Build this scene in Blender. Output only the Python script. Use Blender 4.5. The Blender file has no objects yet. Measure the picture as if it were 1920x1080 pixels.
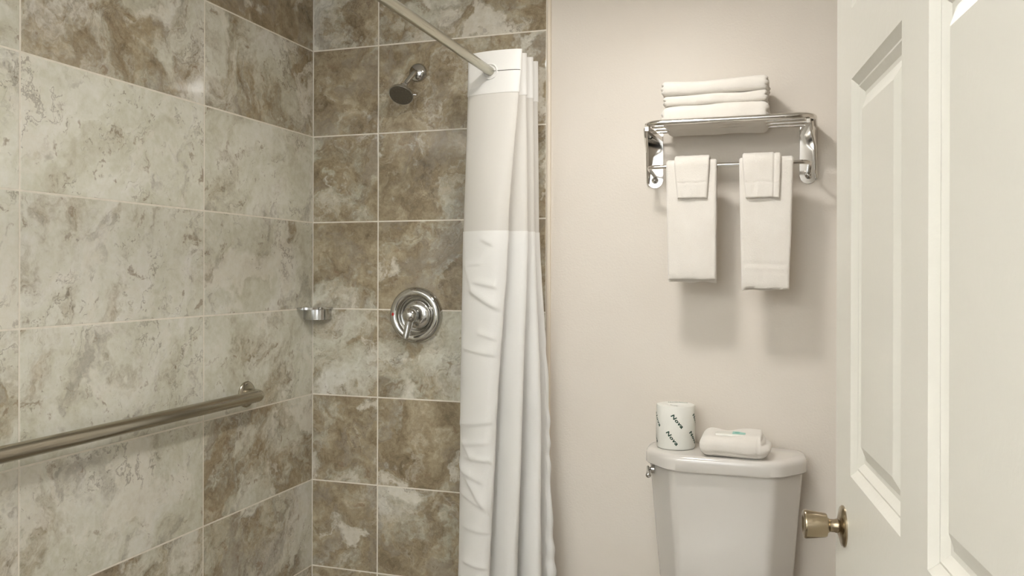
import bpy, bmesh, math, random
from mathutils import Vector, Matrix, noise
random.seed(7)
sc = bpy.context.scene
COL = sc.collection
PI = math.pi

# ------------------------------------------------------------------ camera, world, lights, exposure
H = 1.27                      # lens height
W = 1.6152                    # tiled left wall at x = -W
D = 2.6238                    # tiled back wall at y = D
CEIL = 2.32
cd = bpy.data.cameras.new('camera')
cd.sensor_width = 36.0
cd.lens = 1561.0 * 36.0 / 1920.0
cd.shift_y = -26.35 / 1920.0
cd.clip_start = 0.02
cam = bpy.data.objects.new('camera', cd)
COL.objects.link(cam)
cam.matrix_world = (Matrix.Translation((0, 0, H)) @ Matrix.Rotation(0.3169, 4, 'Z')
                    @ Matrix.Rotation(PI / 2, 4, 'X') @ Matrix.Rotation(0.0027, 4, 'Z'))
sc.camera = cam

world = bpy.data.worlds.new('world')
sc.world = world
world.use_nodes = True
world.node_tree.nodes['Background'].inputs[0].default_value = (0.9, 0.95, 1.0, 1)
world.node_tree.nodes['Background'].inputs[1].default_value = 0.25

def area(name, loc, rot, sx, sy, power, col):
    ld = bpy.data.lights.new(name, 'AREA')
    ld.shape = 'RECTANGLE'; ld.size = sx; ld.size_y = sy
    ld.energy = power; ld.color = col
    o = bpy.data.objects.new(name, ld)
    COL.objects.link(o)
    o.location = loc; o.rotation_euler = rot
    return o
LAMP = (-0.437, 1.80, 2.19)
area('bathroom_lamp_light', (LAMP[0], LAMP[1], LAMP[2]), (0, 0, 0), 0.17, 0.17, 9.0, (1.0, 0.99, 0.965))
area('added_fill_up', (-0.85, -0.95, 1.78), (PI, 0, 0), 0.9, 0.9, 102.0, (0.97, 0.995, 1.03))  # unseen lamp added as fill, bounced off the hall ceiling
area('added_fill_cool', (-0.55, -2.15, 1.50), (PI / 2, 0, 0), 1.0, 1.2, 10.0, (0.80, 0.90, 1.0))  # no window here; cool fill added for bluish glints in the chrome

vs = sc.view_settings
vs.view_transform = 'Standard'
vs.look = 'None'
vs.gamma = 1.0
vs.exposure = 0.0
vs.use_curve_mapping = False

# ------------------------------------------------------------------ materials
def lin(r, g, b):
    f = lambda c: (c / 255 / 12.92) if c / 255 <= 0.04045 else ((c / 255 + 0.055) / 1.055) ** 2.4
    return (f(r), f(g), f(b), 1)

def newmat(name):
    m = bpy.data.materials.new(name)
    m.use_nodes = True
    return m, m.node_tree.nodes, m.node_tree.links, m.node_tree.nodes['Principled BSDF']

def bump(m, scale, dist, detail=3, strength=1.0, rough=0.6):
    n, l = m.node_tree.nodes, m.node_tree.links
    b = n['Principled BSDF']
    tc = n.new('ShaderNodeTexCoord')
    t = n.new('ShaderNodeTexNoise')
    t.inputs['Scale'].default_value = scale
    t.inputs['Detail'].default_value = detail
    t.inputs['Roughness'].default_value = rough
    bp = n.new('ShaderNodeBump')
    bp.inputs['Distance'].default_value = dist
    bp.inputs['Strength'].default_value = strength
    l.new(tc.outputs['Object'], t.inputs['Vector'])
    l.new(t.outputs['Fac'], bp.inputs['Height'])
    l.new(bp.outputs['Normal'], b.inputs['Normal'])
    return t

def simple(name, col, rough=0.5, metal=0.0, spec=0.5):
    m, n, l, b = newmat(name)
    b.inputs['Base Color'].default_value = col
    b.inputs['Roughness'].default_value = rough
    b.inputs['Metallic'].default_value = metal
    b.inputs['Specular IOR Level'].default_value = spec
    return m

def varied(name, c1, c2, scale, rough=0.5, metal=0.0, spec=0.5, bscale=0, bdist=0.0):
    m = simple(name, c1, rough, metal, spec)
    n, l = m.node_tree.nodes, m.node_tree.links
    b = n['Principled BSDF']
    tc = n.new('ShaderNodeTexCoord')
    t = n.new('ShaderNodeTexNoise')
    t.inputs['Scale'].default_value = scale
    t.inputs['Detail'].default_value = 4
    r = n.new('ShaderNodeValToRGB')
    r.color_ramp.elements[0].position = 0.3; r.color_ramp.elements[0].color = c1
    r.color_ramp.elements[1].position = 0.7; r.color_ramp.elements[1].color = c2
    l.new(tc.outputs['Object'], t.inputs['Vector'])
    l.new(t.outputs['Fac'], r.inputs['Fac'])
    l.new(r.outputs['Color'], b.inputs['Base Color'])
    if bscale: bump(m, bscale, bdist)
    return m

def brushed(name, c, rough):
    m = simple(name, c, rough, 1.0)
    n, l = m.node_tree.nodes, m.node_tree.links
    b = n['Principled BSDF']
    tc = n.new('ShaderNodeTexCoord')
    mp = n.new('ShaderNodeMapping')
    mp.inputs['Scale'].default_value = (600, 6, 600)
    t = n.new('ShaderNodeTexNoise'); t.inputs['Scale'].default_value = 1.0
    mr = n.new('ShaderNodeMapRange')
    mr.inputs['To Min'].default_value = rough - 0.05; mr.inputs['To Max'].default_value = rough + 0.08
    l.new(tc.outputs['Object'], mp.inputs['Vector']); l.new(mp.outputs['Vector'], t.inputs['Vector'])
    l.new(t.outputs['Fac'], mr.inputs['Value']); l.new(mr.outputs['Result'], b.inputs['Roughness'])
    return m

M = {}
M['paint'] = varied('wall_paint', lin(226, 217, 205), lin(229, 221, 210), 3, 0.55, bscale=160, bdist=0.0006)
M['hall'] = varied('hall_wall_paint', lin(214, 212, 208), lin(210, 208, 204), 3, 0.6)
M['carpet'] = varied('hall_carpet', lin(92, 84, 76), lin(74, 68, 62), 40, 0.95)
M['trim'] = simple('tile_edge_trim', lin(236, 224, 206), 0.35)
M['ceiling'] = varied('ceiling_paint', lin(236, 234, 228), lin(232, 230, 224), 3, 0.8)
M['floor'] = varied('floor_vinyl', lin(150, 140, 125), lin(120, 110, 96), 8, 0.4)
M['door'] = varied('door_paint', lin(217, 213, 203), lin(215, 211, 200), 2, 0.38, bscale=90, bdist=0.0003)
M['grout'] = varied('grout', lin(236, 229, 215), lin(224, 217, 203), 60, 0.8)
M['chrome'] = simple('chrome', (0.56, 0.55, 0.53, 1), 0.06, 1.0)
M['rack_chrome'] = simple('rack_chrome', (0.74, 0.715, 0.68, 1), 0.10, 1.0)
M['nickel'] = brushed('brushed_nickel', (0.45, 0.415, 0.34, 1), 0.22)
M['rod'] = brushed('satin_rod', (0.50, 0.48, 0.40, 1), 0.28)
M['bronze'] = simple('antique_brass', (0.38, 0.31, 0.215, 1), 0.20, 1.0)
M['face'] = simple('shower_face', lin(112, 106, 94), 0.4, 0.5)
M['red'] = simple('red_mark', lin(200, 50, 45), 0.4)
M['black'] = simple('dark_slot', lin(60, 52, 46), 0.7)
M['porcelain'] = simple('porcelain', lin(219, 214, 207), 0.10, 0.0, 0.5)
M['porcelain'].node_tree.nodes['Principled BSDF'].inputs['Coat Weight'].default_value = 0.3
M['seat'] = simple('seat_plastic', lin(240, 238, 233), 0.25)
M['paper'] = varied('wrapper_paper', lin(240, 238, 230), lin(234, 234, 226), 12, 0.6, bscale=60, bdist=0.0008)
M['ink'] = simple('green_ink', lin(30, 66, 52), 0.6)
M['film'] = simple('soap_wrapper', lin(232, 230, 220), 0.3)
M['teal'] = simple('teal_label', lin(160, 212, 198), 0.4)
M['teal_dark'] = simple('teal_print', lin(95, 178, 162), 0.4)
M['diffuser'] = simple('lamp_diffuser', lin(255, 246, 230), 0.4)
_b = M['diffuser'].node_tree.nodes['Principled BSDF']
_b.inputs['Emission Color'].default_value = (1.0, 0.88, 0.74, 1); _b.inputs['Emission Strength'].default_value = 6.0
M['lampbase'] = simple('lamp_base', lin(240, 238, 232), 0.4)

def terry(name, c1, c2):
    m = varied(name, c1, c2, 14, 0.95, 0, 0.1)
    b = m.node_tree.nodes['Principled BSDF']
    b.inputs['Sheen Weight'].default_value = 0.35
    b.inputs['Sheen Roughness'].default_value = 0.6
    bump(m, 420, 0.0022, 4, 0.8, 0.75)
    return m
M['terry'] = terry('terry_cloth', lin(246, 240, 231), lin(241, 234, 224))

def cloth(name, col, trans, alpha=1.0):
    m, n, l, b = newmat(name)
    n.remove(b)
    out = n['Material Output']
    d = n.new('ShaderNodeBsdfDiffuse'); d.inputs['Color'].default_value = col
    t = n.new('ShaderNodeBsdfTranslucent'); t.inputs['Color'].default_value = col
    mx = n.new('ShaderNodeMixShader'); mx.inputs[0].default_value = trans
    l.new(d.outputs[0], mx.inputs[1]); l.new(t.outputs[0], mx.inputs[2])
    last = mx
    g = n.new('ShaderNodeBsdfGlossy'); g.inputs['Roughness'].default_value = 0.45
    m3 = n.new('ShaderNodeMixShader'); m3.inputs[0].default_value = 0.04
    l.new(mx.outputs[0], m3.inputs[1]); l.new(g.outputs[0], m3.inputs[2])
    last = m3
    if alpha < 1:
        tr = n.new('ShaderNodeBsdfTransparent')
        m2 = n.new('ShaderNodeMixShader'); m2.inputs[0].default_value = alpha
        l.new(tr.outputs[0], m2.inputs[1]); l.new(last.outputs[0], m2.inputs[2])
        last = m2
    tc = n.new('ShaderNodeTexCoord'); w = n.new('ShaderNodeTexNoise')
    w.inputs['Scale'].default_value = 500
    bp = n.new('ShaderNodeBump'); bp.inputs['Distance'].default_value = 0.0004
    l.new(tc.outputs['Object'], w.inputs['Vector']); l.new(w.outputs['Fac'], bp.inputs['Height'])
    l.new(bp.outputs['Normal'], d.inputs['Normal'])
    l.new(last.outputs[0], out.inputs['Surface'])
    return m
M['curtain'] = cloth('curtain_fabric', lin(251, 249, 245), 0.18)
M['sheer'] = cloth('curtain_sheer', lin(243, 239, 232), 0.22, 0.90)

def stone():
    """Glazed stone-look porcelain. The colour attribute of each tile carries (seed, brownness with painted wall shade, seed2)."""
    m, n, l, b = newmat('stone_tile')
    at = n.new('ShaderNodeAttribute'); at.attribute_name = 'tile'
    sep = n.new('ShaderNodeSeparateColor'); l.new(at.outputs['Color'], sep.inputs[0])
    tc = n.new('ShaderNodeTexCoord')
    off = n.new('ShaderNodeCombineXYZ')
    def math_(op, a, bb=None, c=None):
        k = n.new('ShaderNodeMath'); k.operation = op
        for i, v in enumerate((a, bb, c)):
            if v is None: continue
            if isinstance(v, (int, float)): k.inputs[i].default_value = v
            else: l.new(v, k.inputs[i])
        return k.outputs[0]
    l.new(math_('MULTIPLY', sep.outputs[0], 37.0), off.inputs[0])
    l.new(math_('MULTIPLY', sep.outputs[2], 53.0), off.inputs[1])
    l.new(math_('MULTIPLY', sep.outputs[0], 71.0), off.inputs[2])
    add = n.new('ShaderNodeVectorMath'); add.operation = 'ADD'
    l.new(tc.outputs['Object'], add.inputs[0]); l.new(off.outputs[0], add.inputs[1])
    P0 = add.outputs[0]
    # domain warp
    wn = n.new('ShaderNodeTexNoise'); wn.inputs['Scale'].default_value = 4.5; wn.inputs['Detail'].default_value = 5
    wn.inputs['Roughness'].default_value = 0.6
    l.new(P0, wn.inputs['Vector'])
    ws = n.new('ShaderNodeVectorMath'); ws.operation = 'SUBTRACT'; ws.inputs[1].default_value = (0.5, 0.5, 0.5)
    l.new(wn.outputs['Color'], ws.inputs[0])
    wm = n.new('ShaderNodeVectorMath'); wm.operation = 'SCALE'; wm.inputs['Scale'].default_value = 0.34
    l.new(ws.outputs[0], wm.inputs[0])
    wa = n.new('ShaderNodeVectorMath'); wa.operation = 'ADD'
    l.new(P0, wa.inputs[0]); l.new(wm.outputs[0], wa.inputs[1])
    P1 = wa.outputs[0]
    # stretch along a tilted bedding direction
    mp = n.new('ShaderNodeMapping'); mp.vector_type = 'TEXTURE'; mp.inputs['Rotation'].default_value = (0.78, -0.78, 0.0)
    mp.inputs['Scale'].default_value = (1.15, 1.15, 0.48)
    l.new(P1, mp.inputs['Vector'])
    P2 = mp.outputs[0]
    def nz(scale, detail, rough, vec, dist=0.0):
        t = n.new('ShaderNodeTexNoise')
        t.inputs['Scale'].default_value = scale; t.inputs['Detail'].default_value = detail
        t.inputs['Roughness'].default_value = rough; t.inputs['Distortion'].default_value = dist
        l.new(vec, t.inputs['Vector'])
        return t.outputs['Fac']
    def ramp(fac, stops):
        r = n.new('ShaderNodeValToRGB')
        e = r.color_ramp.elements
        while len(e) < len(stops): e.new(0.5)
        for i, (p, c) in enumerate(stops):
            e[i].position = p; e[i].color = c if len(c) == 4 else (*c, 1)
        l.new(fac, r.inputs['Fac'])
        return r.outputs['Color']
    def mix(fac, a, c, mode='MIX'):
        k = n.new('ShaderNodeMix'); k.data_type = 'RGBA'; k.blend_type = mode
        if isinstance(fac, (int, float)): k.inputs[0].default_value = fac
        else: l.new(fac, k.inputs[0])
        for i, v in ((6, a), (7, c)):
            if isinstance(v, tuple): k.inputs[i].default_value = v
            else: l.new(v, k.inputs[i])
        return k.outputs[2]
    def mask(fac, lo, hi):
        k = n.new('ShaderNodeMapRange'); k.interpolation_type = 'SMOOTHSTEP'
        k.inputs['From Min'].default_value = lo; k.inputs['From Max'].default_value = hi
        l.new(fac, k.inputs['Value'])
        return k.outputs['Result']
    # sage / cream ground
    g = nz(3.4, 9, 0.62, P2)
    base = ramp(g, [(0.28, lin(200, 194, 174)), (0.42, lin(219, 217, 199)), (0.54, lin(232, 230, 216)), (0.68, lin(243, 240, 232))])
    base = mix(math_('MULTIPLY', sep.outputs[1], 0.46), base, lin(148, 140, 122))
    # brown clouds; the per-tile amount also paints the back wall's shade
    bn = math_('MULTIPLY_ADD', nz(4.2, 9, 0.68, P2, 0.3), 0.55, math_('MULTIPLY', nz(2.4, 9, 0.66, P1, 0.3), 0.45))
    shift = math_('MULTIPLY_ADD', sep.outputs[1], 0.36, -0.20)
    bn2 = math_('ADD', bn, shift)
    browncol = ramp(nz(11.0, 9, 0.70, P1), [(0.30, lin(116, 101, 79)), (0.45, lin(148, 133, 108)), (0.58, lin(172, 158, 132)), (0.72, lin(196, 184, 160))])
    c = mix(mask(bn2, 0.43, 0.58), base, browncol)
    # grey-taupe films
    tn = nz(5.2, 8, 0.6, P2)
    c = mix(math_('MULTIPLY', mask(math_('ADD', tn, math_('MULTIPLY_ADD', sep.outputs[1], 0.12, -0.06)), 0.54, 0.66), 0.55), c, lin(150, 141, 128))
    # small rust-brown blots
    rn = nz(19.0, 6, 0.6, P1)
    c = mix(math_('MULTIPLY', mask(rn, 0.60, 0.70), 0.62), c, lin(140, 118, 94))
    # cream veins: contour bands of warped noise, switched on in patches
    vn = nz(6.0, 4, 0.55, P1, 0.6)
    ridge = math_('SUBTRACT', 1.0, math_('MULTIPLY', math_('ABSOLUTE', math_('SUBTRACT', vn, 0.5)), 26.0))
    vmask = math_('MULTIPLY', mask(ridge, 0.0, 1.6), mask(nz(4.0, 3, 0.5, P0), 0.50, 0.66))
    c = mix(math_('MULTIPLY', vmask, 0.42), c, lin(228, 221, 206))
    # pale cloud patches
    pn = nz(4.2, 8, 0.6, P1, 0.4)
    c = mix(math_('MULTIPLY', mask(math_('SUBTRACT', pn, math_('MULTIPLY_ADD', sep.outputs[1], 0.06, -0.03)), 0.55, 0.64), 0.70), c, lin(230, 225, 212))
    # dark hairline fractures
    fn = nz(3.1, 8, 0.6, P2, 0.2)
    fr = math_('SUBTRACT', 1.0, math_('MULTIPLY', math_('ABSOLUTE', math_('SUBTRACT', fn, 0.47)), 75.0))
    fmask = math_('MULTIPLY', mask(fr, 0.0, 1.0), mask(nz(3.0, 3, 0.5, P0), 0.50, 0.60))
    c = mix(math_('MULTIPLY', fmask, 0.5), c, lin(112, 97, 81))
    # small dark flecks gathered along the bedding
    sn = nz(38.0, 4, 0.6, P2, 0.2)
    sm = math_('MULTIPLY', mask(sn, 0.60, 0.68), mask(nz(5.0, 4, 0.6, P2), 0.47, 0.60))
    c = mix(math_('MULTIPLY', sm, 0.50), c, lin(122, 104, 82))
    # fine mottling
    fm = nz(46.0, 5, 0.7, P0)
    c = mix(0.5, c, ramp(fm, [(0.30, (0.35, 0.35, 0.35)), (0.70, (0.66, 0.66, 0.66))]), 'OVERLAY')
    l.new(c, b.inputs['Base Color'])
    b.inputs['Roughness'].default_value = 0.07
    b.inputs['Specular IOR Level'].default_value = 0.5
    bp = n.new('ShaderNodeBump'); bp.inputs['Distance'].default_value = 0.0007; bp.inputs['Strength'].default_value = 0.35
    l.new(nz(9.0, 3, 0.5, P0), bp.inputs['Height'])
    l.new(bp.outputs['Normal'], b.inputs['Normal'])
    return m
M['tile'] = stone()

# ------------------------------------------------------------------ mesh helpers
def finish(name, bm, mat, parent=None, smooth=None):
    bmesh.ops.recalc_face_normals(bm, faces=bm.faces[:])
    me = bpy.data.meshes.new(name)
    bm.to_mesh(me); bm.free()
    mats = mat if isinstance(mat, (list, tuple)) else [mat]
    for m in mats: me.materials.append(m)
    if smooth is not None:
        for p in me.polygons: p.use_smooth = True
        me.set_sharp_from_angle(angle=math.radians(smooth))
    o = bpy.data.objects.new(name, me)
    COL.objects.link(o)
    if parent is not None: o.parent = parent
    return o

def tag(o, label=None, cat=None, group=None, kind=None):
    if label: o['label'] = label
    if cat: o['category'] = cat
    if group: o['group'] = group
    if kind: o['kind'] = kind
    return o

def thing(name, loc, label, cat, rz=0.0, group=None):
    o = bpy.data.objects.new(name, None)
    COL.objects.link(o)
    o.empty_display_size = 0.05
    o.location = loc; o.rotation_euler = (0, 0, rz)
    return tag(o, label, cat, group)

def box(bm, c, s, bevel=0.0, seg=2, mat=None):
    r = bmesh.ops.create_cube(bm, size=1.0)
    vs_ = r['verts']
    bmesh.ops.scale(bm, vec=s, verts=vs_)
    if bevel > 0:
        es = list({e for v in vs_ for e in v.link_edges})
        q = bmesh.ops.bevel(bm, geom=es, offset=bevel, segments=seg, affect='EDGES', profile=0.5)
        vs_ = list({v for f in q['faces'] for v in f.verts} | {v for v in vs_ if v.is_valid})
    T = Matrix.Translation(c)
    if mat is not None: T = T @ mat
    bmesh.ops.transform(bm, matrix=T, verts=vs_)
    return vs_

def lathe(bm, prof, mat=Matrix.Identity(4), seg=48, caps=True):
    """prof: (radius, height) pairs about local Z."""
    rings = []
    for r, h in prof:
        if r < 1e-6:
            rings.append([bm.verts.new(mat @ Vector((0, 0, h)))])
        else:
            rings.append([bm.verts.new(mat @ Vector((r * math.cos(2 * PI * i / seg), r * math.sin(2 * PI * i / seg), h))) for i in range(seg)])
    for a, b in zip(rings, rings[1:]):
        for i in range(seg):
            j = (i + 1) % seg
            if len(a) == 1 and len(b) == 1: continue
            if len(a) == 1: bm.faces.new((a[0], b[i], b[j]))
            elif len(b) == 1: bm.faces.new((a[i], a[j], b[0]))
            else: bm.faces.new((a[i], a[j], b[j], b[i]))
    if caps:
        for r in (rings[0], rings[-1]):
            if len(r) > 2: bm.faces.new(r)

def tube(bm, pts, rad, seg=20, caps=True):
    pts = [Vector(p) for p in pts]
    rads = rad if isinstance(rad, (list, tuple)) else [rad] * len(pts)
    prev = None; rings = []
    for i, p in enumerate(pts):
        t = (pts[min(i + 1, len(pts) - 1)] - pts[max(i - 1, 0)]).normalized()
        if prev is None:
            a = Vector((0, 0, 1)) if abs(t.z) < 0.9 else Vector((1, 0, 0))
            nx = t.cross(a).normalized()
        else:
            nx = (prev - t * prev.dot(t)).normalized()
        prev = nx
        ny = t.cross(nx)
        rings.append([bm.verts.new(p + (nx * math.cos(2 * PI * k / seg) + ny * math.sin(2 * PI * k / seg)) * rads[i]) for k in range(seg)])
    for a, b in zip(rings, rings[1:]):
        for k in range(seg):
            j = (k + 1) % seg
            bm.faces.new((a[k], a[j], b[j], b[k]))
    if caps:
        bm.faces.new(rings[0]); bm.faces.new(rings[-1])

def arc_path(pts, r, n=8):
    """poly-line with rounded corners."""
    pts = [Vector(p) for p in pts]
    out = [pts[0]]
    for a, b, c in zip(pts, pts[1:], pts[2:]):
        d1 = (a - b).normalized(); d2 = (c - b).normalized()
        ang = d1.angle(d2)
        q = min(r / math.tan(ang / 2), (a - b).length * 0.49, (c - b).length * 0.49)
        rr = q * math.tan(ang / 2)
        cen = b + (d1 + d2).normalized() * (rr / math.sin(ang / 2))
        s = b + d1 * q; e = b + d2 * q
        u = s - cen; w = e - cen
        tot = u.angle(w); ax = u.cross(w).normalized()
        for i in range(n + 1):
            out.append(cen + Matrix.Rotation(tot * i / n, 3, ax) @ u)
    out.append(pts[-1])
    return out

def prism(bm, poly, mat, depth, bevel=0.0, seg=2):
    """poly (x, y) in local plane, extruded along local z by depth, then transformed."""
    a = [bm.verts.new((x, y, 0)) for x, y in poly]
    b = [bm.verts.new((x, y, depth)) for x, y in poly]
    fs = [bm.faces.new(a[::-1]), bm.faces.new(b)]
    for i in range(len(poly)):
        j = (i + 1) % len(poly)
        fs.append(bm.faces.new((a[i], a[j], b[j], b[i])))
    verts = a + b
    if bevel:
        es = list({e for f in fs[:2] for e in f.edges})
        q = bmesh.ops.bevel(bm, geom=es, offset=bevel, segments=seg, affect='EDGES', profile=0.5)
        verts = list({v for f in q['faces'] for v in f.verts} | {v for v in verts if v.is_valid})
    bmesh.ops.transform(bm, matrix=mat, verts=verts)

def frame_from_axis(origin, axis):
    return Matrix.Translation(origin) @ Vector(axis).to_track_quat('Z', 'Y').to_matrix().to_4x4()

def ss(t):
    t = max(0.0, min(1.0, t)); return t * t * (3 - 2 * t)

def catmull(P, n):
    """evenly resampled smooth curve through P"""
    P = [Vector(p) for p in P]
    Q = [P[0] * 2 - P[1]] + P + [P[-1] * 2 - P[-2]]
    out = []
    for i in range(1, len(Q) - 2):
        p0, p1, p2, p3 = Q[i - 1:i + 3]
        for k in range(n):
            t = k / n
            out.append(0.5 * (2 * p1 + (p2 - p0) * t + (2 * p0 - 5 * p1 + 4 * p2 - p3) * t * t + (3 * p1 - p0 - 3 * p2 + p3) * t ** 3))
    out.append(P[-1])
    return out

# ------------------------------------------------------------------ the setting
TH = 0.308                    # tile course
Z0 = H - 0.1254               # a grout course
def tile_field(name, us, z0, nrows, zmax, to3d, normal, brown):
    """A tiled wall: a grout bed with individually pressed tiles, pattern kept in one mesh."""
    bm = bmesh.new()
    lay = bm.loops.layers.float_color.new('tile')
    g = 0.0016; e = 0.0022; h = 0.0014
    rnd = random.Random(name)
    nv = Vector(normal)
    umin, umax = us[0], us[-1]
    q = [bm.verts.new(Vector(to3d(u, z)) - nv * 0.0004) for u, z in ((umin, 0), (umax, 0), (umax, zmax), (umin, zmax))]
    f = bm.faces.new(q); f.material_index = 0
    q2 = [bm.verts.new(Vector(to3d(u, z)) - nv * 0.012) for u, z in ((umin, 0), (umax, 0), (umax, zmax), (umin, zmax))]
    bm.faces.new(q2[::-1])
    for i in range(4):
        j = (i + 1) % 4
        bm.faces.new((q[i], q2[i], q2[j], q[j]))
    for r in range(nrows):
        za, zb = z0 + r * TH, z0 + (r + 1) * TH
        if za >= zmax: break
        za = max(za, 0.0); zb = min(zb, zmax)
        for ci, (ua, ub) in enumerate(zip(us, us[1:])):
            ring = lambda d, hh: [bm.verts.new(Vector(to3d(u, z)) + nv * (hh - h)) for u, z in
                                  ((ua + d, za + d), (ub - d, za + d), (ub - d, zb - d), (ua + d, zb - d))]
            A = ring(g, 0.0008); B = ring(g + e, h)
            fs = [bm.faces.new(B)]
            for i in range(4):
                j = (i + 1) % 4
                fs.append(bm.faces.new((A[i], A[j], B[j], B[i])))
            col = (rnd.random(), max(0, min(1, brown(ci, r) + rnd.uniform(-0.10, 0.10))), rnd.random(), 1)  # second value: brown amount plus the wall's painted shade
            for f in fs:
                f.material_index = 1
                for lp in f.loops: lp[lay] = col
    o = finish(name, bm, [M['grout'], M['tile']])
    tag(o, kind='structure')
    return o
zbase = Z0 - 4 * TH           # the lowest course line
nb = 8
# left wall: courses r = 0.. from zbase; visible rows 1..6
brown_lit_L = {0: .45, 1: .46, 2: .50, 3: .30, 4: .27, 5: .22, 6: .46, 7: .60}  # tile browns per course, kept low to paint this wall as better lit
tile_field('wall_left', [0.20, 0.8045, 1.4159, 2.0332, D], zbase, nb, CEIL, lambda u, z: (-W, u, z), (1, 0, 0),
           lambda c, r: brown_lit_L.get(r, .5) + (0.12 if c == 3 else 0.0))
brown_shade_B = {0: .74, 1: .80, 2: .72, 3: .64, 4: .68, 5: .64, 6: .70, 7: .64}  # tile browns per course, raised to put the back wall's dimness into colour
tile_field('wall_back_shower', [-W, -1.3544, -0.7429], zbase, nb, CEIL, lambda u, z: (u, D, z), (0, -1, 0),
           lambda c, r: brown_shade_B.get(r, .6) + (0.06 if c == 1 else 0.0))

def slab(name, c, s, mat, bevel=0.0):
    bm = bmesh.new(); box(bm, c, s, bevel)
    o = finish(name, bm, mat)
    return tag(o, kind='structure')
YW = D + 0.006                # painted part of the back wall
XR = 0.62
slab('wall_back', ((-0.7286 + XR) / 2, YW + 0.05, CEIL / 2), (XR + 0.7286, 0.10, CEIL), M['paint'])
# cream edge profile between tile and paint
bm = bmesh.new(); box(bm, (-0.7357, D + 0.006, CEIL / 2), (0.0142, 0.018, CEIL), 0.004, 3)
tag(finish('trim_1', bm, M['trim'], smooth=40), kind='structure')
slab('wall_right', (XR + 0.05, 1.53, CEIL / 2), (0.10, 2.26, CEIL), M['paint'])
slab('floor', (-0.3, 1.53, -0.05), (3.2, 2.40, 0.10), M['floor'])
slab('floor_hall', (-0.3, -0.98, -0.05), (3.2, 2.62, 0.10), M['carpet'])
slab('ceiling', (-0.3, 0.2, CEIL + 0.05), (3.2, 5.0, 0.10), M['ceiling'])
# hinge-side stub of the doorway wall, rest omitted to admit fill; hall behind
HX, HY = 0.160, 0.4545        # hinge line of the door
bm = bmesh.new()
box(bm, ((HX + 0.03 + 1.3) / 2, 0.37, CEIL / 2), (1.3 - HX - 0.03, 0.12, CEIL))
tag(finish('wall_front_stub', bm, M['paint']), kind='structure')
slab('wall_hall_left', (-1.75, -0.95, CEIL / 2), (0.10, 2.5, CEIL), M['hall'])
slab('wall_hall_right', (1.30, -0.95, CEIL / 2), (0.10, 2.5, CEIL), M['hall'])
slab('wall_hall_back', (-0.25, -2.25, CEIL / 2), (3.2, 0.10, CEIL), M['hall'])

# ------------------------------------------------------------------ door (open, seen along its inside face)
DW, DH, DT = 0.813, 2.03, 0.035
ux, uy = -0.1115, 0.9938       # from hinge to latch edge
Mdoor = Matrix(((ux, 0, -uy, HX), (uy, 0, ux, HY), (0, 1, 0, 0.0), (0, 0, 0, 1)))
# local: x along width from the hinge, y up, z out of the visible face (towards -x world)
Mdoor = Matrix(((ux, 0, -uy, HX), (uy, 0, ux, HY), (0, 1, 0, 0.012), (0, 0, 0, 1)))
def door_mesh():
    bm = bmesh.new()
    st, mid = 0.1035, 0.094
    pw = (DW - 2 * st - mid) / 2
    xs = [0, st, st + pw, st + pw + mid, st + 2 * pw + mid, DW]
    zs = [0, 0.215, 0.825, 0.998, 1.511, 1.602, 1.915, DH]
    def vert(x, y, z): return bm.verts.new((x, y, z))
    cache = {}
    def gv(i, j, z):
        k = (i, j, z)
        if k not in cache: cache[k] = vert(xs[i], zs[j], z)
        return cache[k]
    for z, s in ((0.0, 1), (-DT, -1)):
        for i in range(5):
            for j in range(7):
                quad = [gv(i, j, z), gv(i + 1, j, z), gv(i + 1, j + 1, z), gv(i, j + 1, z)]
                if i in (1, 3) and j in (1, 3, 5):
                    prof = [(0.0, 0.0), (0.002, 0.0018), (0.010, 0.0072), (0.0125, 0.0070), (0.021, 0.0130), (0.026, 0.0136), (0.030, 0.0124), (0.046, 0.0042), (0.048, 0.0035)]
                    prev = quad
                    for d, dep in prof[1:]:
                        ring = [vert(x, y, z - s * dep) for x, y in ((xs[i] + d, zs[j] + d), (xs[i + 1] - d, zs[j] + d), (xs[i + 1] - d, zs[j + 1] - d), (xs[i] + d, zs[j + 1] - d))]
                        for a in range(4):
                            b2 = (a + 1) % 4
                            bm.faces.new((prev[a], prev[b2], ring[b2], ring[a]))
                        prev = ring
                    bm.faces.new(prev)
                else:
                    bm.faces.new(quad)
    # rim
    loop = [(i, 0) for i in range(5)] + [(5, j) for j in range(7)] + [(i, 7) for i in range(5, 0, -1)] + [(0, j) for j in range(7, 0, -1)]
    for a, b2 in zip(loop, loop[1:] + loop[:1]):
        bm.faces.new((gv(*a, 0.0), gv(*b2, 0.0), gv(*b2, -DT), gv(*a, -DT)))
    bmesh.ops.transform(bm, matrix=Mdoor, verts=bm.verts[:])
    return bm
door = finish('door_1', door_mesh(), M['door'], smooth=12)
tag(door, kind='structure')
kx, ky = DW - 0.060, 0.932 - 0.012
knob_frame = Mdoor @ Matrix.Translation((kx, ky, 0))
bm = bmesh.new()
lathe(bm, [(0.0, 0.0215), (0.0125, 0.0215), (0.0150, 0.0220), (0.0160, 0.0240), (0.0178, 0.038), (0.0190, 0.0490), (0.0188, 0.0508), (0.0172, 0.0520), (0.0150, 0.0518), (0.0120, 0.0500), (0.0, 0.0495)], knob_frame)
knob = finish('door_knob', bm, M['bronze'], door, 50)
bm = bmesh.new()
lathe(bm, [(0.0, 0.0), (0.0275, 0.0), (0.0275, 0.0018), (0.0258, 0.0035), (0.0190, 0.0055), (0.0150, 0.0066), (0.0110, 0.0080), (0.0, 0.0082)], knob_frame)
finish('rose', bm, M['bronze'], knob, 40)
bm = bmesh.new()
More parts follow.
